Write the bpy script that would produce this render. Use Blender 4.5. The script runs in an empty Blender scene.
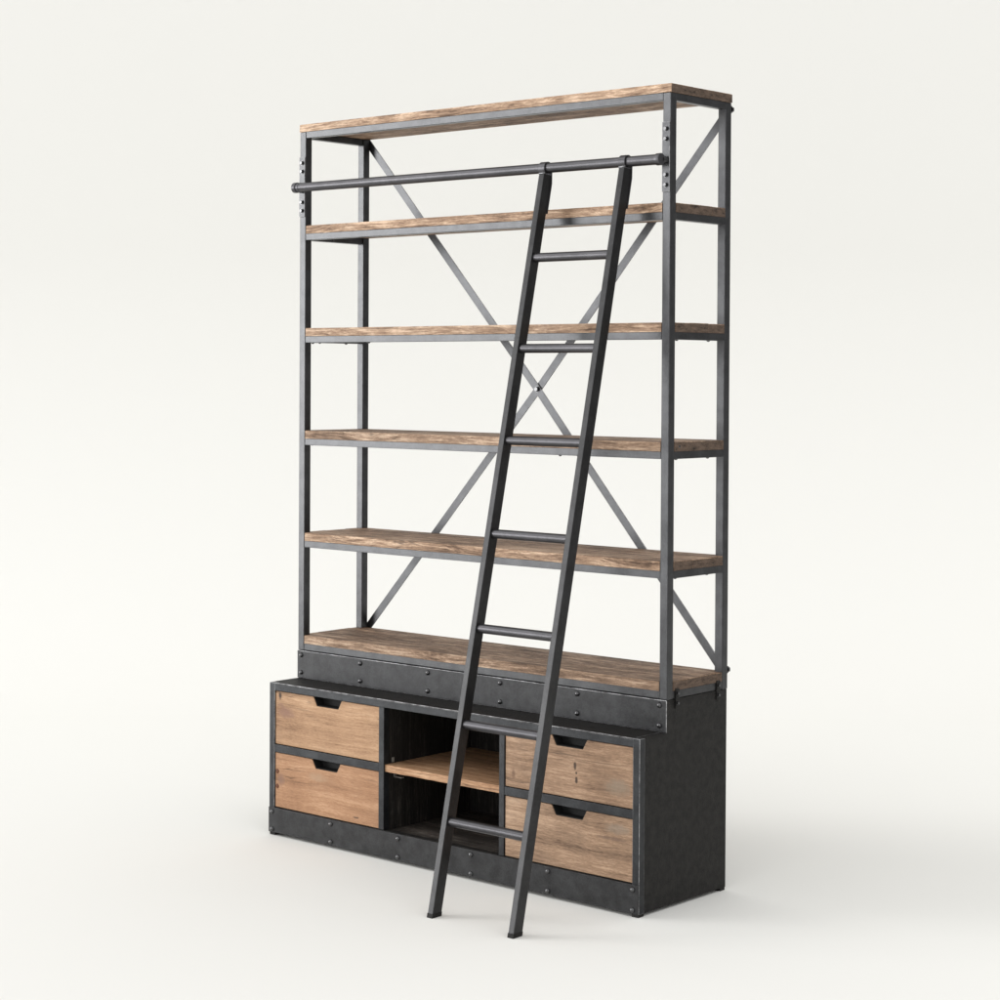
import bpy, bmesh, math, random
from mathutils import Vector, Matrix, noise

random.seed(4)
S = bpy.context.scene
COL = S.collection

# ------------------------------------------------------------------ camera
YAW, PITCH, ROLL = 0.7285, -0.0129, 0.0054
cy, sy = math.cos(YAW), math.sin(YAW)
RIGHT0 = Vector((cy, sy, 0)); FWD0 = Vector((-sy, cy, 0)); UP0 = Vector((0, 0, 1))
FWD = FWD0 * math.cos(PITCH) + UP0 * math.sin(PITCH)
U2 = UP0 * math.cos(PITCH) - FWD0 * math.sin(PITCH)
R3 = RIGHT0 * math.cos(ROLL) + U2 * math.sin(ROLL)
U3 = U2 * math.cos(ROLL) - RIGHT0 * math.sin(ROLL)
cam_data = bpy.data.cameras.new('camera')
cam = bpy.data.objects.new('camera', cam_data); COL.objects.link(cam)
m = Matrix((R3, U3, -FWD)).transposed().to_4x4()
m.translation = Vector((4.8341, -4.5918, 1.5025))
cam.matrix_world = m
cam_data.sensor_width = 36.0; cam_data.sensor_fit = 'HORIZONTAL'
cam_data.lens = 2015.1 / 1000 * 36
cam_data.shift_x = (500 - 465.96) / 1000
cam_data.shift_y = (400.0 - 500) / 1000
cam_data.clip_end = 200
S.camera = cam

# ------------------------------------------------------------------ light
world = bpy.data.worlds.new('World'); S.world = world; world.use_nodes = True
wn, wl = world.node_tree.nodes, world.node_tree.links
wn.clear()
out = wn.new('ShaderNodeOutputWorld'); bg = wn.new('ShaderNodeBackground')
geo = wn.new('ShaderNodeTexCoord')
# studio surroundings: a dim room with broad soft lights: (direction, cosine where it starts, cosine where it is full, strength)
W_BASE = 0.86
W_LOBES = [((-0.765, -0.64, 0.07), 0.955, 0.99, 12.5),      # big soft light at the front left
           ((0.67, 0.74, 0.0), 0.55, 0.97, -0.50),        # dark end of the studio, right rear
           ((0.35, -0.85, 0.40), -0.1, 0.9, 0.42),        # fill from the camera side
           ((-0.1, 0.0, 1.0), 0.2, 1.0, 0.17)]            # overhead
acc = None
for d_, c0, c1, st in W_LOBES:
    dot = wn.new('ShaderNodeVectorMath'); dot.operation = 'DOT_PRODUCT'
    dot.inputs[1].default_value = Vector(d_).normalized()
    wl.new(geo.outputs['Generated'], dot.inputs[0])
    mr = wn.new('ShaderNodeMapRange'); mr.interpolation_type = 'SMOOTHSTEP'
    mr.inputs['From Min'].default_value = c0; mr.inputs['From Max'].default_value = c1
    mr.inputs['To Min'].default_value = 0; mr.inputs['To Max'].default_value = st
    wl.new(dot.outputs['Value'], mr.inputs['Value'])
    ad = wn.new('ShaderNodeMath'); ad.operation = 'ADD'
    wl.new(mr.outputs['Result'], ad.inputs[0])
    if acc is None: ad.inputs[1].default_value = W_BASE
    else: wl.new(acc, ad.inputs[1])
    acc = ad.outputs[0]
wl.new(acc, bg.inputs['Strength'])
bg.inputs['Color'].default_value = (1, 1, 1, 1)
wl.new(bg.outputs['Background'], out.inputs['Surface'])

def area(name, loc, target, size, size_y, power, color=(1, 1, 1)):
    l = bpy.data.lights.new(name, 'AREA'); l.shape = 'RECTANGLE'; l.size = size; l.size_y = size_y
    l.energy = power; l.color = color
    o = bpy.data.objects.new(name, l); COL.objects.link(o)
    o.location = loc
    o.rotation_euler = (Vector(target) - Vector(loc)).to_track_quat('-Z', 'Y').to_euler()
    return o
KEY = area('key_softbox', (-20.5, -13.0, 24.5), (1.2, 0.0, 0.3), 8.5, 8.5, 1450, (1, 0.985, 0.965))

S.view_settings.view_transform = 'Standard'; S.view_settings.look = 'None'
S.view_settings.exposure = -0.04; S.view_settings.gamma = 1.0
S.view_settings.use_curve_mapping = False
S.render.engine = 'CYCLES'
S.render.resolution_x = 1024; S.render.resolution_y = 1024

# ------------------------------------------------------------------ dimensions (m)
W, D, E = 1.5, 0.298, 0.126          # frame width, frame depth, how far the base steps forward
H = 2.3195
PW = 0.0275                          # post width
ZB, ZP = 0.4966, 0.589               # top of the base, foot of the frame
SHELF = [1.9871, 1.6505, 1.3140, 0.9775, 0.6391]
TH, BH = 0.0265, 0.0215              # wood thickness, beam height

# ------------------------------------------------------------------ materials
class NT:
    def __init__(s, name):
        s.m = bpy.data.materials.new(name); s.m.use_nodes = True
        s.n, s.l = s.m.node_tree.nodes, s.m.node_tree.links
        s.b = s.n['Principled BSDF']
    def new(s, t, **k):
        o = s.n.new(t)
        for a, v in k.items(): setattr(o, a, v)
        return o
    def link(s, a, b): s.l.new(a, b)
    def math(s, op, a, b=None, c=None, clamp=False):
        o = s.new('ShaderNodeMath', operation=op, use_clamp=clamp)
        for i, v in enumerate((a, b, c)):
            if v is None: continue
            if isinstance(v, (int, float)): o.inputs[i].default_value = v
            else: s.link(v, o.inputs[i])
        return o.outputs[0]
    def mapping(s, src, scale, loc=(0, 0, 0)):
        o = s.new('ShaderNodeMapping'); o.inputs['Scale'].default_value = scale; o.inputs['Location'].default_value = loc
        s.link(src, o.inputs['Vector']); return o.outputs[0]
    def noise(s, vec, scale, detail=4, rough=0.55, w=None, dist=0.0):
        o = s.new('ShaderNodeTexNoise'); o.noise_dimensions = '4D' if w is not None else '3D'
        o.inputs['Scale'].default_value = scale; o.inputs['Detail'].default_value = detail
        o.inputs['Roughness'].default_value = rough; o.inputs['Distortion'].default_value = dist
        s.link(vec, o.inputs['Vector'])
        if w is not None: s.link(w, o.inputs['W'])
        return o.outputs['Fac']
    def ramp(s, fac, stops):
        o = s.new('ShaderNodeValToRGB'); e = o.color_ramp.elements
        e[0].position = 0; e[1].position = 1
        for p, c in stops[1:-1]: e.new(p)
        for el, (p, c) in zip(e, stops):
            el.position = p; el.color = (c, c, c, 1) if isinstance(c, (int, float)) else (*c, 1)
        s.link(fac, o.inputs['Fac']); return o.outputs['Color']
    def mix(s, fac, a, b, mode='MIX'):
        o = s.new('ShaderNodeMix', data_type='RGBA', blend_type=mode)
        if isinstance(fac, (int, float)): o.inputs[0].default_value = fac
        else: s.link(fac, o.inputs[0])
        for i, v in ((6, a), (7, b)):
            if isinstance(v, tuple): o.inputs[i].default_value = (*v, 1)
            else: s.link(v, o.inputs[i])
        return o.outputs[2]
    def rgb(s, v):
        return v
    def bump(s, h, strength, dist):
        o = s.new('ShaderNodeBump'); o.inputs['Strength'].default_value = strength; o.inputs['Distance'].default_value = dist
        s.link(h, o.inputs['Height']); s.link(o.outputs[0], s.b.inputs['Normal'])

def metal(name, dark, light, metallic=0.6, r0=0.36, r1=0.55, scale=9.0, bump=0.12, spec=0.5):
    t = NT(name)
    tc = t.new('ShaderNodeTexCoord').outputs['Object']
    a = t.noise(tc, scale, 6, 0.62)
    b = t.noise(t.mapping(tc, (1, 1, 1), (3.1, 7.7, 1.9)), scale * 9, 4, 0.6)
    s_ = t.math('ADD', t.math('MULTIPLY', a, 0.7), t.math('MULTIPLY', b, 0.3))
    col = t.ramp(s_, [(0.0, dark), (0.40, dark), (0.60, light), (1.0, light)])
    t.link(col, t.b.inputs['Base Color'])
    t.b.inputs['Metallic'].default_value = metallic
    t.b.inputs['Specular IOR Level'].default_value = spec
    t.link(t.math('ADD', t.math('MULTIPLY', s_, r1 - r0), r0), t.b.inputs['Roughness'])
    fine = t.noise(tc, 420, 3, 0.6)
    t.bump(t.math('ADD', fine, t.math('MULTIPLY', b, 1.2)), bump, 0.0012)
    return t.m

M_FRAME = metal('frame_steel', (0.052, 0.0525, 0.0545), (0.072, 0.073, 0.0755), 0.85, 0.28, 0.42, 22)
M_WORN = metal('worn_edge_steel', (0.10, 0.10, 0.105), (0.55, 0.55, 0.56), 0.85, 0.34, 0.5, 30)
M_PLATE = metal('blackened_plate_steel', (0.018, 0.018, 0.0190), (0.034, 0.0345, 0.0360), 0.55, 0.30, 0.50, 24, 0.25)
M_CAB = metal('cabinet_front_steel', (0.020, 0.021, 0.023), (0.036, 0.038, 0.041), 0.6, 0.30, 0.48, 20, 0.15)
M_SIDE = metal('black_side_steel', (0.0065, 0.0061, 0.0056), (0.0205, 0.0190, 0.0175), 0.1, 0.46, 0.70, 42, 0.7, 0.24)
M_LADDER = metal('ladder_steel', (0.026, 0.026, 0.0265), (0.040, 0.040, 0.041), 0.75, 0.32, 0.42, 12, 0.0)
M_TUBE = metal('tube_steel', (0.066, 0.065, 0.069), (0.090, 0.088, 0.094), 0.9, 0.36, 0.44, 5, 0.0)
M_BOLT = metal('bolt_steel', (0.05, 0.05, 0.053), (0.12, 0.12, 0.122), 0.9, 0.16, 0.26, 60, 0.04)
M_GALV = metal('galvanised_clip', (0.30, 0.29, 0.27), (0.45, 0.44, 0.41), 0.6, 0.35, 0.5, 60)
M_RUST = metal('rusty_screw', (0.07, 0.022, 0.010), (0.16, 0.060, 0.028), 0.2, 0.6, 0.8, 90)
M_VOID = metal('black_liner', (0.010, 0.010, 0.010), (0.018, 0.018, 0.018), 0.0, 0.6, 0.8, 20, 0.1, 0.2)

def wood(name, dark, mid, light, contrast=1.0, offset=(0, 0, 0), spots=(), axis='X', knots=0.5, vein=1.0, rough=(0.55, 0.78), stain=0.45):
    """Reclaimed pine; the grain runs along `axis`. spots: (x, z, rx, rz, colour, strength) marks in the board itself."""
    t = NT(name)
    tc = t.new('ShaderNodeTexCoord').outputs['Object']
    at = t.new('ShaderNodeAttribute', attribute_name='plank').outputs['Fac']
    w = t.math('MULTIPLY', at, 23.0)
    base = t.mapping(tc, (1, 1, 1), offset)
    def sc(a, b): return (a, b, b) if axis == 'X' else (b, b, a)
    # slow warp so that the lines wander
    warp = t.new('ShaderNodeTexNoise'); warp.inputs['Scale'].default_value = 3.2; warp.inputs['Detail'].default_value = 2
    t.link(base, warp.inputs['Vector'])
    sub = t.new('ShaderNodeVectorMath', operation='SUBTRACT'); t.link(warp.outputs['Color'], sub.inputs[0]); sub.inputs[1].default_value = (.5, .5, .5)
    scl = t.new('ShaderNodeVectorMath', operation='MULTIPLY'); t.link(sub.outputs[0], scl.inputs[0]); scl.inputs[1].default_value = (0.02, 0.022, 0.022)
    add = t.new('ShaderNodeVectorMath', operation='ADD'); t.link(base, add.inputs[0]); t.link(scl.outputs[0], add.inputs[1])
    # knots bend the grain
    kv = t.new('ShaderNodeTexVoronoi'); kv.inputs['Scale'].default_value = 1.0; kv.inputs['Randomness'].default_value = 1.0
    t.link(t.mapping(base, sc(3.1, 6.5)), kv.inputs['Vector'])
    kd = kv.outputs['Distance']
    kmask = t.math('SUBTRACT', 1.0, t.math('DIVIDE', kd, 0.16), clamp=True)
    kbend = t.math('MULTIPLY', t.math('SUBTRACT', 1.0, t.math('DIVIDE', kd, 0.5), clamp=True), 0.018 * knots)
    cmb = t.new('ShaderNodeCombineXYZ')
    t.link(kbend, cmb.inputs[1]); t.link(kbend, cmb.inputs[2])
    add2 = t.new('ShaderNodeVectorMath', operation='ADD'); t.link(add.outputs[0], add2.inputs[0]); t.link(cmb.outputs[0], add2.inputs[1])
    v = add2.outputs[0]
    g1 = t.noise(t.mapping(v, sc(1.3, 46)), 1.0, 7, 0.68, w)
    g2 = t.noise(t.mapping(v, sc(11.0, 190)), 1.0, 5, 0.7, w)
    g3 = t.noise(t.mapping(v, sc(70, 380)), 1.0, 3, 0.7, w)
    bl = t.noise(base, 4.0, 4, 0.6, w)
    f = t.math('ADD', t.math('MULTIPLY', g1, 0.34), t.math('MULTIPLY', g2, 0.38 * vein))
    f = t.math('ADD', f, t.math('MULTIPLY', g3, 0.24))
    f = t.math('ADD', f, t.math('MULTIPLY', bl, 0.26))
    mean = 0.5 * (0.34 + 0.38 * vein + 0.24 + 0.26)
    f = t.math('ADD', t.math('MULTIPLY', t.math('SUBTRACT', f, mean), 3.0 * contrast), 0.5, clamp=True)
    col = t.ramp(f, [(0.0, dark), (0.28, tuple(dark[i] * .4 + mid[i] * .6 for i in range(3))), (0.55, mid), (1.0, light)])
    col = t.mix(1.0, col, (0.97, 0.915, 0.870), 'MULTIPLY')
    # planks differ a little from one another
    hv = t.new('ShaderNodeTexWhiteNoise', noise_dimensions='1D'); t.link(w, hv.inputs['W'])
    pv = t.math('ADD', t.math('MULTIPLY', hv.outputs['Value'], 0.34), 0.83)
    vm = t.new('ShaderNodeVectorMath', operation='SCALE'); t.link(col, vm.inputs[0]); t.link(pv, vm.inputs['Scale'])
    col = vm.outputs[0]
    # handling stains and old grime in irregular patches
    st1 = t.noise(t.mapping(base, sc(7, 15), (2, 6, 4)), 1.0, 7, 0.72, w)
    sm = t.math('MULTIPLY', t.math('SUBTRACT', st1, 0.50), 5.0, clamp=True)
    col = t.mix(t.math('MULTIPLY', sm, stain), col, tuple(dark[i] * .7 + mid[i] * .25 for i in range(3)))
    pores = t.noise(t.mapping(v, sc(60, 700)), 1.0, 2, 0.6, w)
    pm = t.math('MULTIPLY', t.math('SUBTRACT', pores, 0.60), 8.0, clamp=True)
    col = t.mix(t.math('MULTIPLY', pm, 0.45), col, dark)
    # thin checks (cracks)
    cr = t.noise(t.mapping(v, sc(1.3, 48), (5, 9, 3)), 1.0, 3, 0.5, w)
    ca = t.math('ABSOLUTE', t.math('SUBTRACT', cr, 0.5))
    cm = t.math('SUBTRACT', 1.0, t.math('DIVIDE', ca, 0.013), clamp=True)
    gate = t.noise(t.mapping(base, sc(2.2, 7), (1, 4, 8)), 1.0, 2, 0.5, w)
    cm = t.math('MULTIPLY', cm, t.math('MULTIPLY', t.math('SUBTRACT', gate, 0.50), 7.0, clamp=True))
    col = t.mix(t.math('MULTIPLY', cm, 0.75), col, tuple(c * 0.35 for c in dark))
    # knots
    kc = t.math('MULTIPLY', kmask, knots, clamp=True)
    kg = t.new('ShaderNodeSeparateColor'); t.link(kv.outputs['Color'], kg.inputs[0])
    kc = t.math('MULTIPLY', kc, t.math('MULTIPLY', t.math('SUBTRACT', kg.outputs[0], 0.55), 6.0, clamp=True))
    col = t.mix(kc, col, tuple(c * 0.55 for c in dark))
    height = t.math('SUBTRACT', t.math('ADD', t.math('MULTIPLY', g2, 0.6), t.math('MULTIPLY', g3, 0.4)), t.math('MULTIPLY', cm, 1.0))
    if spots:
        sp = t.new('ShaderNodeSeparateXYZ'); t.link(tc, sp.inputs[0])
        wob = t.math('MULTIPLY', t.math('SUBTRACT', t.noise(tc, 60, 3, 0.6), 0.5), 1.6)
        for (x, z, rx, rz, c, st) in spots:
            dx = t.math('DIVIDE', t.math('SUBTRACT', sp.outputs[0], x), rx)
            dz = t.math('DIVIDE', t.math('SUBTRACT', sp.outputs[2], z), rz)
            r2 = t.math('ADD', t.math('MULTIPLY', dx, dx), t.math('MULTIPLY', dz, dz))
            r2 = t.math('ADD', r2, wob)
            mk = t.math('MULTIPLY', t.math('SUBTRACT', 1.0, r2, clamp=True), st * 1.6, clamp=True)
            col = t.mix(mk, col, c)
    t.link(col, t.b.inputs['Base Color'])
    t.link(t.math('ADD', t.math('MULTIPLY', f, rough[0] - rough[1]), rough[1]), t.b.inputs['Roughness'])
    t.b.inputs['Specular IOR Level'].default_value = 0.35
    t.bump(height, 0.35, 0.0015)
    return t.m

def endgrain(name, dark, light):
    t = NT(name)
    tc = t.new('ShaderNodeTexCoord').outputs['Object']
    a = t.noise(t.mapping(tc, (20, 30, 90)), 1.0, 5, 0.65)
    b = t.noise(t.mapping(tc, (200, 260, 200)), 1.0, 3, 0.6)
    f = t.math('ADD', t.math('MULTIPLY', a, 0.7), t.math('MULTIPLY', b, 0.3))
    f = t.math('ADD', t.math('MULTIPLY', t.math('SUBTRACT', f, 0.5), 3.4), 0.5, clamp=True)
    t.link(t.ramp(f, [(0, dark), (0.3, tuple((dark[i] + light[i]) * .45 for i in range(3))), (1, light)]), t.b.inputs['Base Color'])
    t.b.inputs['Roughness'].default_value = 0.8; t.b.inputs['Specular IOR Level'].default_value = 0.25
    t.bump(f, 0.6, 0.002)
    return t.m

M_BOARD = wood('reclaimed_pine', (0.050, 0.031, 0.021), (0.225, 0.143, 0.090), (0.50, 0.365, 0.255), 1.85, knots=0.9, vein=1.5)
M_EDGE = wood('pale_pine_edge', (0.09, 0.056, 0.037), (0.30, 0.203, 0.135), (0.58, 0.44, 0.32), 1.7, knots=1.0, vein=1.5)  # paler than the board tops, used on the shelves' front faces
M_END = endgrain('pine_end_grain', (0.018, 0.013, 0.010), (0.165, 0.115, 0.085))
DK = (0.060, 0.035, 0.022)
M_DRAWER = [
    wood('pine_drawer_pale', (0.19, 0.108, 0.062), (0.41, 0.262, 0.155), (0.58, 0.41, 0.265), 1.3, (1.3, 0, 2.2), knots=0.12, vein=0.8,
         spots=[(0.046, 0.455, 0.008, 0.016, DK, 0.8), (0.075, 0.405, 0.045, 0.022, (0.24, 0.135, 0.095), 0.55), (0.052, 0.425, 0.018, 0.010, (0.22, 0.12, 0.08), 0.5)]),
    wood('pine_drawer_orange', (0.17, 0.085, 0.045), (0.37, 0.212, 0.118), (0.52, 0.335, 0.205), 1.3, (4.1, 0, 0.7), knots=0.12, vein=0.7,
         spots=[(0.052, 0.185, 0.022, 0.024, (0.22, 0.125, 0.085), 0.55), (0.395, 0.112, 0.016, 0.004, DK, 0.8), (0.22, 0.215, 0.050, 0.016, (0.36, 0.24, 0.15), 0.4)]),
    wood('pine_drawer_brown', (0.12, 0.076, 0.049), (0.29, 0.190, 0.122), (0.46, 0.325, 0.22), 1.5, (7.7, 0, 3.9), knots=0.15, vein=0.9,
         spots=[(1.269, 0.391, 0.006, 0.013, DK, 0.95), (1.274, 0.372, 0.004, 0.005, DK, 0.95), (1.274, 0.351, 0.006, 0.011, DK, 0.9),
                (1.040, 0.338, 0.009, 0.017, (0.16, 0.09, 0.055), 0.7), (1.42, 0.35, 0.05, 0.03, (0.24, 0.19, 0.14), 0.4)]),
    wood('pine_drawer_greyed', (0.11, 0.070, 0.046), (0.295, 0.197, 0.128), (0.47, 0.335, 0.23), 1.55, (2.9, 0, 8.3), knots=0.25, vein=1.0,
         spots=[(1.40, 0.205, 0.06, 0.006, (0.16, 0.10, 0.07), 0.5), (1.42, 0.235, 0.05, 0.018, (0.26, 0.21, 0.16), 0.4)]),
]
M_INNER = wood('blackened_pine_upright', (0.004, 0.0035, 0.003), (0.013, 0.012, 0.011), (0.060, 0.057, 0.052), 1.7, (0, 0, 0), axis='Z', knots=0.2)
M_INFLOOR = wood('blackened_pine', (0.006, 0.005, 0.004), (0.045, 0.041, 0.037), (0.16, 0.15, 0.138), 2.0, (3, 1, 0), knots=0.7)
M_MID = wood('honey_pine', (0.15, 0.072, 0.036), (0.46, 0.275, 0.155), (0.66, 0.46, 0.29), 1.5, (5, 2, 1), knots=0.3)
M_MIDEND = endgrain('honey_pine_end', (0.12, 0.07, 0.04), (0.35, 0.22, 0.12))

tb = NT('studio_paper')
tb.b.inputs['Base Color'].default_value = (0.80, 0.794, 0.762, 1)
tb.b.inputs['Roughness'].default_value = 0.9; tb.b.inputs['Specular IOR Level'].default_value = 0.0
M_PAPER = tb.m

# ------------------------------------------------------------------ mesh helpers
def link(name, bm, mats, parent=None, smooth=False):
    me = bpy.data.meshes.new(name)
    bmesh.ops.recalc_face_normals(bm, faces=bm.faces[:])
    if smooth:
        for f in bm.faces: f.smooth = True
        for e in bm.edges:
            if len(e.link_faces) == 2 and e.calc_face_angle(0) > 0.6: e.smooth = False
    bm.to_mesh(me); bm.free()
    for mm in (mats if isinstance(mats, (list, tuple)) else [mats]): me.materials.append(mm)
    o = bpy.data.objects.new(name, me); COL.objects.link(o)
    if parent: o.parent = parent
    return o

def box(bm, lo, hi, bevel=0.0, wear=None):
    lo, hi = Vector(lo), Vector(hi)
    r = bmesh.ops.create_cube(bm, size=1.0)
    for v in r['verts']:
        v.co = Vector((lo[i] + (v.co[i] + 0.5) * (hi[i] - lo[i]) for i in range(3)))
    if bevel:
        es = list({e for v in r['verts'] for e in v.link_edges})
        b = bmesh.ops.bevel(bm, geom=es, offset=bevel, segments=2, affect='EDGES', profile=0.5)
        if wear is not None:
            for f in b['faces']: f.material_index = wear
    return r

def prism(bm, pts, axis, a, b, bevel=0.0, wear=None):
    """Extrude a 2-D outline along an axis from a to b. pts are the other two coordinates in x,y,z order."""
    def mk(p, c):
        if axis == 'x': return (c, p[0], p[1])
        if axis == 'y': return (p[0], c, p[1])
        return (p[0], p[1], c)
    va = [bm.verts.new(mk(p, a)) for p in pts]; vb = [bm.verts.new(mk(p, b)) for p in pts]
    fs = [bm.faces.new(va), bm.faces.new(vb[::-1])]
    n = len(pts)
    for i in range(n): fs.append(bm.faces.new((va[i], va[(i + 1) % n], vb[(i + 1) % n], vb[i])))
    bmesh.ops.recalc_face_normals(bm, faces=fs)
    if bevel:
        es = list({e for f in fs for e in f.edges})
        r = bmesh.ops.bevel(bm, geom=es, offset=bevel, segments=2, affect='EDGES', profile=0.5)
        if wear is not None:
            for f in r['faces']: f.material_index = wear

def cyl(bm, p0, p1, r, seg=24, bevel=0.0):
    p0, p1 = Vector(p0), Vector(p1); d = p1 - p0
    q = d.to_track_quat('Z', 'Y').to_matrix().to_4x4()
    q.translation = (p0 + p1) / 2
    g = bmesh.ops.create_cone(bm, cap_ends=True, segments=seg, radius1=r, radius2=r, depth=d.length, matrix=q)
    if bevel:
        es = [e for e in {e for v in g['verts'] for e in v.link_edges} if abs(e.calc_face_angle(0)) > 1.2]
        bmesh.ops.bevel(bm, geom=es, offset=bevel, segments=3, affect='EDGES', profile=0.5)

def dome(bm, c, n, r, h):
    """Rivet head: half ellipsoid on point c facing n, on a low collar."""
    n = Vector(n).normalized(); q = n.to_track_quat('Z', 'Y').to_matrix()
    rings, seg = 5, 16
    grid = []
    for i in range(rings + 1):
        a = math.pi / 2 * i / rings
        if i == rings:
            grid.append([bm.verts.new(Vector(c) + q @ Vector((0, 0, h)))])
        else:
            grid.append([bm.verts.new(Vector(c) + q @ Vector((r * math.cos(a) * math.cos(2 * math.pi * k / seg), r * math.cos(a) * math.sin(2 * math.pi * k / seg), h * math.sin(a)))) for k in range(seg)])
    for i in range(rings - 1):
        for k in range(seg):
            bm.faces.new((grid[i][k], grid[i][(k + 1) % seg], grid[i + 1][(k + 1) % seg], grid[i + 1][k]))
    for k in range(seg): bm.faces.new((grid[rings - 1][k], grid[rings - 1][(k + 1) % seg], grid[rings][0]))
    bm.faces.new(grid[0][::-1])

def part_box(name, lo, hi, mats, parent, bevel=0.0012, wear=None):
    bm = bmesh.new(); box(bm, lo, hi, bevel, wear)
    return link(name, bm, mats, parent)

_head = {}
def rivet(parent, c, n, r=0.0080, h=0.0070, name='rivet', mat=None):
    key = (tuple(n), r, h, name)
    if key not in _head:
        bm = bmesh.new(); dome(bm, (0, 0, 0), n, r, h)
        o = link(name, bm, mat or M_BOLT, parent, smooth=True); _head[key] = o
    else:
        o = _head[key].copy(); COL.objects.link(o); o.parent = parent
    o.location = c
    return o
def hexbolt(parent, c, n, r=0.0075, h=0.006, name='bolt', mat=None):
    key = (tuple(n), r, h, name)
    if key not in _head:
        bm = bmesh.new(); nn = Vector(n)
        cyl(bm, (0, 0, 0), nn * 0.0012, r * 1.25, 20)
        cyl(bm, nn * 0.0012, nn * h, r, 6, 0.0008)
        _head[key] = link(name, bm, mat or M_BOLT, parent)
        o = _head[key]
    else:
        o = _head[key].copy(); COL.objects.link(o); o.parent = parent
    o.location = c
    return o

def planks(name, parent, z1, th, rows, notch, mats, x0=0.0, x1=W, seed=0, gap=0.0008, wear=0.0014):
    """One shelf board of several lengthwise planks. rows: Y positions of the plank edges; notch: True cuts the posts' corners out."""
    bm = bmesh.new()
    lay = bm.verts.layers.float.new('plank')
    rnd = random.Random(seed)
    n = 110
    for i in range(len(rows) - 1):
        ya, yb = rows[i], rows[i + 1]
        if i > 0: ya += gap / 2
        if i < len(rows) - 2: yb -= gap / 2
        dz = rnd.uniform(-0.0009, 0.0009) if 0 < i < len(rows) - 2 else 0.0
        sv = rnd.uniform(0.5, 9.5)
        c = PW + 0.0012
        front_n = notch and i == 0; back_n = notch and i == len(rows) - 2
        fx0, fx1 = (x0 + c, x1 - c) if front_n else (x0, x1)
        bx0, bx1 = (x0 + c, x1 - c) if back_n else (x0, x1)
        low = [(fx0 + (fx1 - fx0) * k / n, ya) for k in range(n + 1)]
        if front_n: low = [(x0, c)] + [(fx0, c)] + low + [(fx1, c)] + [(x1, c)]
        high = [(bx1 + (bx0 - bx1) * k / n, yb) for k in range(n + 1)]
        if back_n: high = [(x1, D - c), (bx1, D - c)] + high + [(bx0, D - c), (x0, D - c)]
        pts = low + high
        before = set(bm.verts)
        zt = z1 + dz; zb = z1 - th
        va = [bm.verts.new((p[0], p[1], zb)) for p in pts]
        vb = []
        for p in pts:
            y = p[1]; z = zt
            worn = noise.noise(Vector((p[0] * 9, seed * 3.1 + i, 0.3))) * 0.6 + noise.noise(Vector((p[0] * 45, seed * 1.7, i))) * 0.4
            if p[1] == ya and i == 0: y += wear * (0.6 + worn)
            if p[1] == yb and i == len(rows) - 2: y -= wear * (0.6 + worn)
            vb.append(bm.verts.new((p[0], y, z)))
        f0 = bm.faces.new(va[::-1]); f1 = bm.faces.new(vb)
        m_ = len(pts); sides = []
        for k in range(m_):
            f = bm.faces.new((va[k], va[(k + 1) % m_], vb[(k + 1) % m_], vb[k])); sides.append(f)
            d = Vector(pts[(k + 1) % m_]) - Vector(pts[k])
            if abs(d.y) > abs(d.x): f.material_index = 1
            elif i == 0 and len(mats) > 2 and 0.5 * (pts[k][1] + pts[(k + 1) % m_][1]) < ya + 1e-4: f.material_index = 2
        es = [e for e in f1.edges]
        bmesh.ops.bevel(bm, geom=es, offset=0.0016, segments=2, affect='EDGES', profile=0.5)
        for v in set(bm.verts) - before: v[lay] = sv
    # keep the lower front edge a little uneven too
    for v in bm.verts:
        if abs(v.co.z - (z1 - th)) < 1e-5 and v.co.y < rows[0] + 0.001:
            v.co.z += 0.0008 * noise.noise(Vector((v.co.x * 30, seed, 2)))
    return link(name, bm, mats, parent)

def empty(name, loc=(0, 0, 0)):
    o = bpy.data.objects.new(name, None); COL.objects.link(o); o.location = loc; return o

# ------------------------------------------------------------------ setting: paper floor sweeping up behind
CAMXY = Vector((4.8341, -4.5918, 0))
def sweep_pt(lat, fwd, z): return CAMXY + RIGHT0 * lat + FWD0 * fwd + Vector((0, 0, z))
F1, RAD, HT, LAT = 8.9, 2.2, 6.5, 7.5
bm = bmesh.new()
bm.faces.new([bm.verts.new(sweep_pt(a, b, 0)) for a, b in ((-LAT, -3), (LAT, -3), (LAT, F1), (-LAT, F1))])
fl = link('floor', bm, M_PAPER); fl['kind'] = 'structure'; fl['label'] = 'seamless off-white studio floor'
bm = bmesh.new()
prof = [(F1 + RAD * math.sin(a), RAD * (1 - math.cos(a))) for a in [math.pi / 2 * i / 48 for i in range(49)]] + [(F1 + RAD, HT)]
rows_ = [[bm.verts.new(sweep_pt(l, f, z)) for l in (-LAT, LAT)] for f, z in prof]
for i in range(len(rows_) - 1): bm.faces.new((rows_[i][0], rows_[i][1], rows_[i + 1][1], rows_[i + 1][0]))
bd = link('backdrop', bm, M_PAPER)
for f in bd.data.polygons: f.use_smooth = True
bd['kind'] = 'structure'; bd['label'] = 'plain off-white studio backdrop curving up from the floor'

# ------------------------------------------------------------------ THE BOOKCASE
bc = empty('bookcase')
bc['label'] = 'tall industrial bookcase with black steel frame, reclaimed wood shelves and drawer base'
bc['category'] = 'bookcase'
FR = [M_FRAME, M_WORN]
PL = [M_PLATE, M_WORN]
SD = [M_SIDE, M_WORN]
CB = [M_CAB, M_WORN]

# posts
ZTOPB = H - 0.0245                   # under the top board
for x in (0, W - PW):
    for y in (0, D - PW):
        part_box('post', (x, y, ZP), (x + PW, y + PW, ZTOPB), FR, bc, 0.0022)
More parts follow.
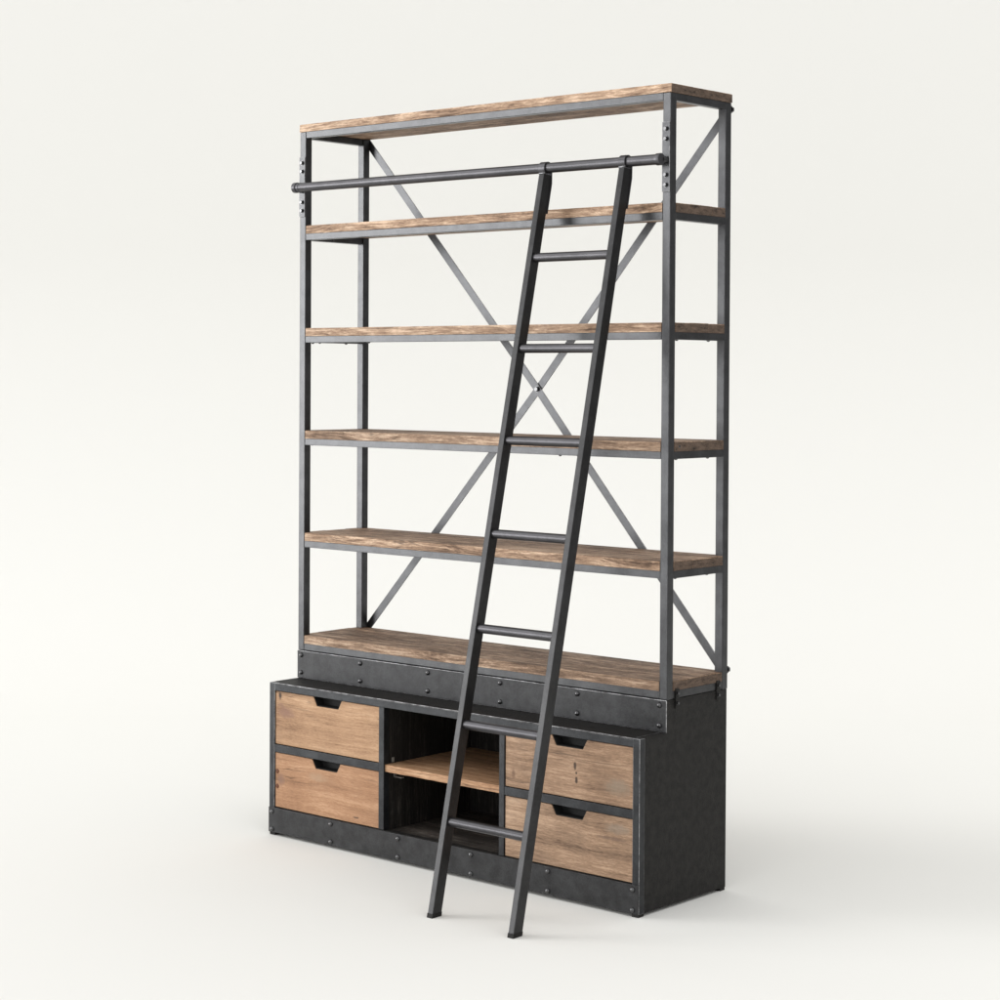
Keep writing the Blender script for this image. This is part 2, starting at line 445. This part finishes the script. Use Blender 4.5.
# wooden shelves, five between the posts and one on top
ROWS = [[0, .098, .205, D], [0, .11, .19, D], [0, .085, .18, D], [0, .12, .215, D], [0, .092, .17, .24, D]]
for i, z in enumerate(SHELF):
    planks('shelf', bc, z, TH, ROWS[i], True, [M_BOARD, M_END, M_EDGE], seed=i + 1)
planks('top_shelf', bc, H, 0.0245, [-.001, .105, .2, D + .001], False, [M_BOARD, M_END, M_EDGE], x0=-0.002, x1=W + 0.002, seed=9)
# steel beams under each shelf
levels = [(z - TH, z - TH - BH) for z in SHELF] + [(ZTOPB, ZTOPB - BH)]
for i, (zt, zb) in enumerate(levels):
    part_box('front_beam', (PW, 0.0006, zb), (W - PW, 0.022, zt), FR, bc, 0.0012)
    for x in (0.0006, W - 0.022 - 0.0006):
        sb = part_box('side_beam', (x, PW, zb), (x + 0.022, D - PW, zt), FR, bc, 0.0012)
        if 0 < i < 4:
            for y in (0.05, 0.205):
                rivet(sb, (x + 0.011, y, zb + 0.0003), (0, 0, -1), 0.0055, 0.004, 'screw')
    if i in (0, 1, 2, 3):
        pass
# screw heads showing inside and under the second and third levels
for (x, y, z, n) in [(0.0232, 0.13, SHELF[0] - TH - 0.012, (1, 0, 0))]:
    hexbolt(bc, (x, y, z), n, 0.005, 0.004)
for (x, z) in [(0.085, levels[1][1]), (0.31, levels[1][1]), (1.10, levels[2][1])]:
    rivet(bc, (x, 0.011, z), (0, 0, -1), 0.005, 0.004, 'screw')
# nail hole in the end of the middle shelf
rivet(bc, (W - 0.0002, 0.052, SHELF[2] - 0.013), (1, 0, 0), 0.0045, 0.0008, 'nail_head')

# cross braces behind
def brace(p, c, q, y0, name='cross_brace'):
    p, c, q = Vector(p), Vector(c), Vector(q)
    def nr(d): d = d.normalized(); return Vector((-d.y, d.x)) * 0.0128
    n0, n1, n2 = nr(c - p), nr(q - p), nr(q - c)
    bm = bmesh.new()
    prism(bm, [tuple(v) for v in (p + n0, c + n1, q + n2, q - n2, c - n1, p - n0)], 'y', y0, y0 + 0.0035, 0.0007, 1)
    return link(name, bm, FR, bc)
z_lo, z_hi = 0.632, 2.290
CC = (0.771, 1.456)
b1 = brace((0.014, z_hi), CC, (W - 0.014, z_lo), D + 0.0005)
b2 = brace((W - 0.014, z_hi - 0.014), CC, (0.014, z_lo - 0.004), D + 0.0045)
hexbolt(b1, (CC[0], D + 0.0004, CC[1]), (0, -1, 0), 0.008, 0.007)
for x in (0.014, W - 0.014):
    for z in (z_hi - 0.012, z_lo + 0.01):
        hexbolt(bc, (x, D + 0.008, z), (0, 1, 0), 0.010, 0.014)

# ladder rail with its brackets
RY, RZ, RR = -0.034, 2.1045, 0.0148
bm = bmesh.new(); cyl(bm, (0.016, RY, RZ + 0.0045), (W - 0.012, RY, RZ), RR, 32)
rail = link('ladder_rail', bm, M_TUBE, bc, smooth=True)
for a, b, dz in ((0.010, 0.026, 0.0045), (W - 0.022, W - 0.006, 0)):
    bm = bmesh.new(); cyl(bm, (a, RY, RZ + dz), (b, RY, RZ + dz), RR + 0.0022, 32, 0.0012)
    link('end_cap', bm, M_TUBE, rail, smooth=True)
bm = bmesh.new(); cyl(bm, (0.036, RY, RZ + 0.0044), (0.039, RY, RZ + 0.0044), RR + 0.001, 32)
link('joint_ring', bm, M_TUBE, rail, smooth=True)
for x in (PW / 2, W - PW / 2):
    bm = bmesh.new()
    box(bm, (x - 0.0132, -0.0045, 2.016), (x + 0.0132, -0.0004, 2.212), 0.001, 1)
    br = link('rail_bracket', bm, FR, bc)
    bm = bmesh.new(); cyl(bm, (x, RY + 0.008, RZ), (x, -0.004, RZ), 0.0105, 20)
    link('stand_off', bm, M_FRAME, br, smooth=True)
    for z in (2.193, 2.165, 2.064, 2.036):
        hexbolt(br, (x, -0.0046, z), (0, -1, 0), 0.0062, 0.0065)

# ---- base cabinet -------------------------------------------------------------------------
ZF = 0.009                           # feet
BACK = D - 0.002
def side_outline(inset=0.0):
    return [(-E + 0.0245, ZF), (BACK, ZF), (BACK, ZP - 0.0012), (0.0005, ZP - 0.0012), (0.0005, ZB - 0.0035), (-E + 0.0245, ZB - 0.0035)]
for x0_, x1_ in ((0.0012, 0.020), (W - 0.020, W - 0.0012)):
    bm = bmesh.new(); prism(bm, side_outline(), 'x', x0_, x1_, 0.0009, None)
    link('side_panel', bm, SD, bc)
# front uprights and horizontal members (their faces sit at y = -E)
FY0, FY1 = -E, -E + 0.024
for x0_, x1_ in ((0, 0.0235), (0.4955, 0.5175), (0.9875, 1.0075), (W - 0.0235, W)):
    outer = x0_ == 0 or x1_ == W
    part_box('front_upright', (x0_, FY0, ZF if outer else 0.0925), (x1_, FY1, ZB - 0.0005 if outer else 0.4715), CB, bc, 0.0010, 1 if outer else None)
part_box('top_rail', (0.0237, FY0 + 0.0004, 0.4718), (W - 0.0237, FY1, ZB - 0.0042), CB, bc, 0.0008, None)
for x0_, x1_ in ((0.0237, 0.4953), (1.0077, W - 0.0237)):
    part_box('middle_rail', (x0_, FY0 + 0.0006, 0.2715), (x1_, FY1, 0.2965), CB, bc, 0.0010, None)
# ledge: the steel top of the stepped-out base
part_box('ledge', (0.0238, FY0 - 0.0002, ZB - 0.004), (W - 0.0238, 0.0002, ZB), [M_SIDE, M_WORN], bc, 0.0011, 1)
for x0_, x1_ in ((0.0, 0.0235), (W - 0.0235, W)):
    part_box('ledge_end', (x0_, FY1 + 0.0004, ZB - 0.0032), (x1_, 0.0002, ZB), SD, bc, 0.0006, None)
# riser: the plate under the bottom shelf
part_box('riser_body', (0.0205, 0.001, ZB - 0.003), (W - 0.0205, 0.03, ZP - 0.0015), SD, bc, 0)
rp = part_box('riser_plate', (0.0, -0.0032, ZB + 0.0014), (W + 0.0002, 0.0003, ZP - 0.0004), PL, bc, 0.0013, 1)
for x in (0.0185, 0.292, 0.587, 0.884, 1.1805, 1.4755):
    for z in (0.5165, 0.5735): rivet(rp, (x, -0.0032, z), (0, -1, 0))
part_box('riser_top', (0.001, PW + 0.001, ZP - 0.0035), (W - 0.001, BACK, ZP - 0.0008), SD, bc, 0)
# side straps with two bolts each, joining frame and base
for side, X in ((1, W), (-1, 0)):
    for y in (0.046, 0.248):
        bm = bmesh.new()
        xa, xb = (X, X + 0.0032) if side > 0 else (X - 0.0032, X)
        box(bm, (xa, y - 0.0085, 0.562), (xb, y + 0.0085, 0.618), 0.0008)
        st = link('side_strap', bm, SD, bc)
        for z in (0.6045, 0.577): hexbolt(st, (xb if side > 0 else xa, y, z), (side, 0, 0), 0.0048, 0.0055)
# plinth
part_box('plinth', (0.0236, FY0 + 0.003, ZF), (W - 0.0236, FY1, 0.0915), SD, bc, 0)
pp = part_box('plinth_plate', (0.0006, FY0 - 0.0034, ZF + 0.001), (W - 0.0006, FY0 - 0.0002, 0.0905), PL, bc, 0.0009, None)
for x in (0.0175, 0.289, 0.5825, 0.882, 1.177, 1.4805):
    for z in (0.0205, 0.077): rivet(pp, (x, FY0 - 0.0034, z), (0, -1, 0))
for x in (0.002, W - 0.026):
    for y in (FY0 + 0.001, BACK - 0.026):
        part_box('foot', (x, y, 0.0), (x + 0.024, y + 0.024, ZF + 0.0005), SD, bc, 0.0006)
# carcass inside: back, floor, dividers
part_box('back_panel', (0.0205, BACK - 0.014, ZF + 0.001), (W - 0.0205, BACK - 0.0005, ZP - 0.004), [M_INNER], bc, 0)
part_box('cabinet_floor', (0.0205, FY1 + 0.0005, 0.070), (W - 0.0205, BACK - 0.0145, 0.088), [M_INFLOOR], bc, 0.001)
for x0_, x1_ in ((0.4985, 0.5145), (0.9905, 1.0045)):
    part_box('divider', (x0_, FY1 + 0.0005, 0.0885), (x1_, BACK - 0.0145, ZB - 0.0045), [M_INNER], bc, 0)
# shelf in the open bay
ms = planks('bay_shelf', bc, 0.2945, 0.0215, [FY1 - 0.018, 0.02, 0.15, BACK - 0.016], False, [M_MID, M_MIDEND], x0=0.5155, x1=0.9900, seed=21, wear=0.001)
for x, s_ in ((0.5155, 1), (0.99, -1)):
    bm = bmesh.new()
    xa, xb = sorted((x, x + s_ * 0.0025)); box(bm, (xa, -0.080, 0.2530), (xb, -0.068, 0.2725), 0)
    xa, xb = sorted((x, x + s_ * 0.034)); box(bm, (xa, -0.080, 0.2500), (xb, -0.068, 0.2528), 0.0005)
    link('shelf_clip', bm, M_GALV, ms)
bm = bmesh.new(); box(bm, (0.5148, -0.088, 0.297), (0.5172, -0.078, 0.312), 0.0004); link('shelf_clip', bm, M_GALV, ms)

# drawers
def drawer(x0_, x1_, z0, z1, nx, mat, screws=()):
    g = 0.0018; yf = FY0 + 0.0035; th = 0.020
    x0_ += g; x1_ -= g; z0 += g; z1 -= g
    a, b, dep = 0.0640, 0.0485, 0.0285
    # outline with the trapezoid finger cut-out, wavy like hand-sawn boards
    pts = [(x0_, z0), (x1_, z0), (x1_, z1), (nx + a, z1), (nx + b, z1 - dep), (nx - b, z1 - dep), (nx - a, z1), (x0_, z1)]
    bm = bmesh.new(); prism(bm, pts, 'y', yf, yf + th, 0.0011)
    lay = bm.verts.layers.float.new('plank')
    d = link('drawer', bm, mat, bc)
    # drawer box behind the front
    bm = bmesh.new(); yb = BACK - 0.03
    box(bm, (x0_ + 0.006, yf + th + 0.0003, z0 + 0.006), (x0_ + 0.018, yb, z1 - 0.03))
    box(bm, (x1_ - 0.018, yf + th + 0.0003, z0 + 0.006), (x1_ - 0.006, yb, z1 - 0.03))
    box(bm, (x0_ + 0.0183, yf + th + 0.0003, z0 + 0.006), (x1_ - 0.0183, yb - 0.0123, z0 + 0.014))
    box(bm, (x0_ + 0.0183, yb - 0.012, z0 + 0.006), (x1_ - 0.0183, yb, z1 - 0.03))
    link('drawer_box', bm, M_INNER, d)
    # steel pull lining the cut-out, with a near-black plate added behind it
    t_ = 0.0022
    bm = bmesh.new()
    o1 = [(nx - a, z1 - 0.001), (nx - b, z1 - dep), (nx + b, z1 - dep), (nx + a, z1 - 0.001)]
    o2 = [(nx + a - t_ * 1.2, z1 - 0.001), (nx + b - t_ * .6, z1 - dep + t_), (nx - b + t_ * .6, z1 - dep + t_), (nx - a + t_ * 1.2, z1 - 0.001)]
    prism(bm, o1 + o2, 'y', yf + 0.0025, yf + th + 0.014)
    box(bm, (nx - a - 0.004, yf + th + 0.0143, z1 - dep - 0.012), (nx + a + 0.004, yf + th + 0.0163, z1 - 0.002))
    link('finger_pull', bm, M_VOID, d)
    for (sx, sz) in screws: rivet(d, (sx, yf + 0.0002, sz), (0, -1, 0), 0.0078, 0.0028, 'rusty_screw', M_RUST)
    return d
d = drawer(0.0237, 0.4953, 0.2967, 0.4714, 0.2645, M_DRAWER[0]); d['label'] = 'pale pine drawer with a dark knot in its corner'
d = drawer(0.0237, 0.4953, 0.0917, 0.2712, 0.2600, M_DRAWER[1], ((0.0345, 0.2095), (0.0345, 0.1610))); d['label'] = 'orange-tinted pine drawer with two rusty screws'
d = drawer(1.0077, W - 0.0237, 0.2967, 0.4714, 1.2480, M_DRAWER[2]); d['label'] = 'brown pine drawer with a short dark split'
d = drawer(1.0077, W - 0.0237, 0.0917, 0.2712, 1.2480, M_DRAWER[3]); d['label'] = 'grey-brown streaked pine drawer'

# ------------------------------------------------------------------ THE LADDER
LX, LW, LD = (1.0640, 1.3570), 0.0190, 0.0372
Y0, Y1 = -0.5165, -0.0485
def ly(z): return Y0 + (Y1 - Y0) * z / 2.1
lad = empty('ladder', ((LX[0] + LX[1] + LW) / 2, Y0, 0))
lad['label'] = 'slim black steel ladder leaning on the rail in front of the shelves'
lad['category'] = 'ladder'
O = Vector(lad.location)
ZT = 2.0865
lm = [M_LADDER, M_FRAME]
for X in LX:
    bm = bmesh.new()
    prism(bm, [(ly(0) - O.y, 0.0), (ly(0) + LD - O.y, 0.0), (ly(ZT) + LD - O.y, ZT), (ly(ZT) - O.y, ZT)], 'x', X - O.x, X + LW - O.x, 0.0013, 1)
    r_ = link('side_rail', bm, lm, lad)
    # rubber foot
    bm = bmesh.new()
    prism(bm, [(ly(0) - 0.0008 - O.y, 0.0), (ly(0) + LD + 0.0008 - O.y, 0.0), (ly(.012) + LD + 0.0008 - O.y, .012), (ly(.012) - 0.0008 - O.y, .012)], 'x', X - 0.0008 - O.x, X + LW + 0.0008 - O.x, 0.0005)
    link('rubber_foot', bm, M_SIDE, r_)
for k in range(7):
    z = 0.2560 + 0.2642 * k
    y = ly(z) + LD / 2 - O.y
    bm = bmesh.new(); cyl(bm, (LX[0] + LW - O.x - 0.0005, y, z), (LX[1] - O.x + 0.0005, y, z), 0.0133, 28)
    link('rung', bm, M_TUBE, lad, smooth=True)
# hooks: a strap up the back of each side rail, over the tube and down in front of it
slope = Vector((Y1 - Y0, 2.1)).normalized()
for X in LX:
    xc = X + LW / 2
    c = Vector((RY, RZ)); r_in = RR + 0.0006; T = 0.0042
    path = []
    zb = 1.972
    path.append(Vector((ly(zb) + LD + T / 2 + 0.0002, zb)))
    path.append(Vector((ly(2.060) + LD + T / 2 + 0.0002, 2.060)))
    a0, a1 = -12, 232
    for i in range(25):
        a = math.radians(a0 + (a1 - a0) * i / 24)
        path.append(c + Vector((math.cos(a), math.sin(a))) * (r_in + T / 2))
    # offset both sides
    L, Rr = [], []
    for i, p in enumerate(path):
        d_ = (path[min(i + 1, len(path) - 1)] - path[max(i - 1, 0)]).normalized()
        nn = Vector((-d_.y, d_.x)) * T / 2
        L.append(p + nn); Rr.append(p - nn)
    bm = bmesh.new()
    hw = 0.0115
    ring = []
    for l_, q_ in zip(L, Rr):
        ring.append([bm.verts.new((xx - O.x, pp_.x - O.y, pp_.y)) for xx, pp_ in ((xc - hw, l_), (xc + hw, l_), (xc + hw, q_), (xc - hw, q_))])
    for i in range(len(ring) - 1):
        for k in range(4): bm.faces.new((ring[i][k], ring[i][(k + 1) % 4], ring[i + 1][(k + 1) % 4], ring[i + 1][k]))
    bm.faces.new(ring[0][::-1]); bm.faces.new(ring[-1])
    hk = link('hook', bm, M_TUBE, lad, smooth=True)
    bm = bmesh.new(); cyl(bm, (xc - hw - 0.001 - O.x, RY - 0.011 - O.y, RZ - 0.0145), (xc + hw + 0.001 - O.x, RY - 0.012 - O.y, RZ - 0.0145), 0.0050, 20, 0.0015)
    link('hook_pin', bm, M_BOLT, hk, smooth=True)
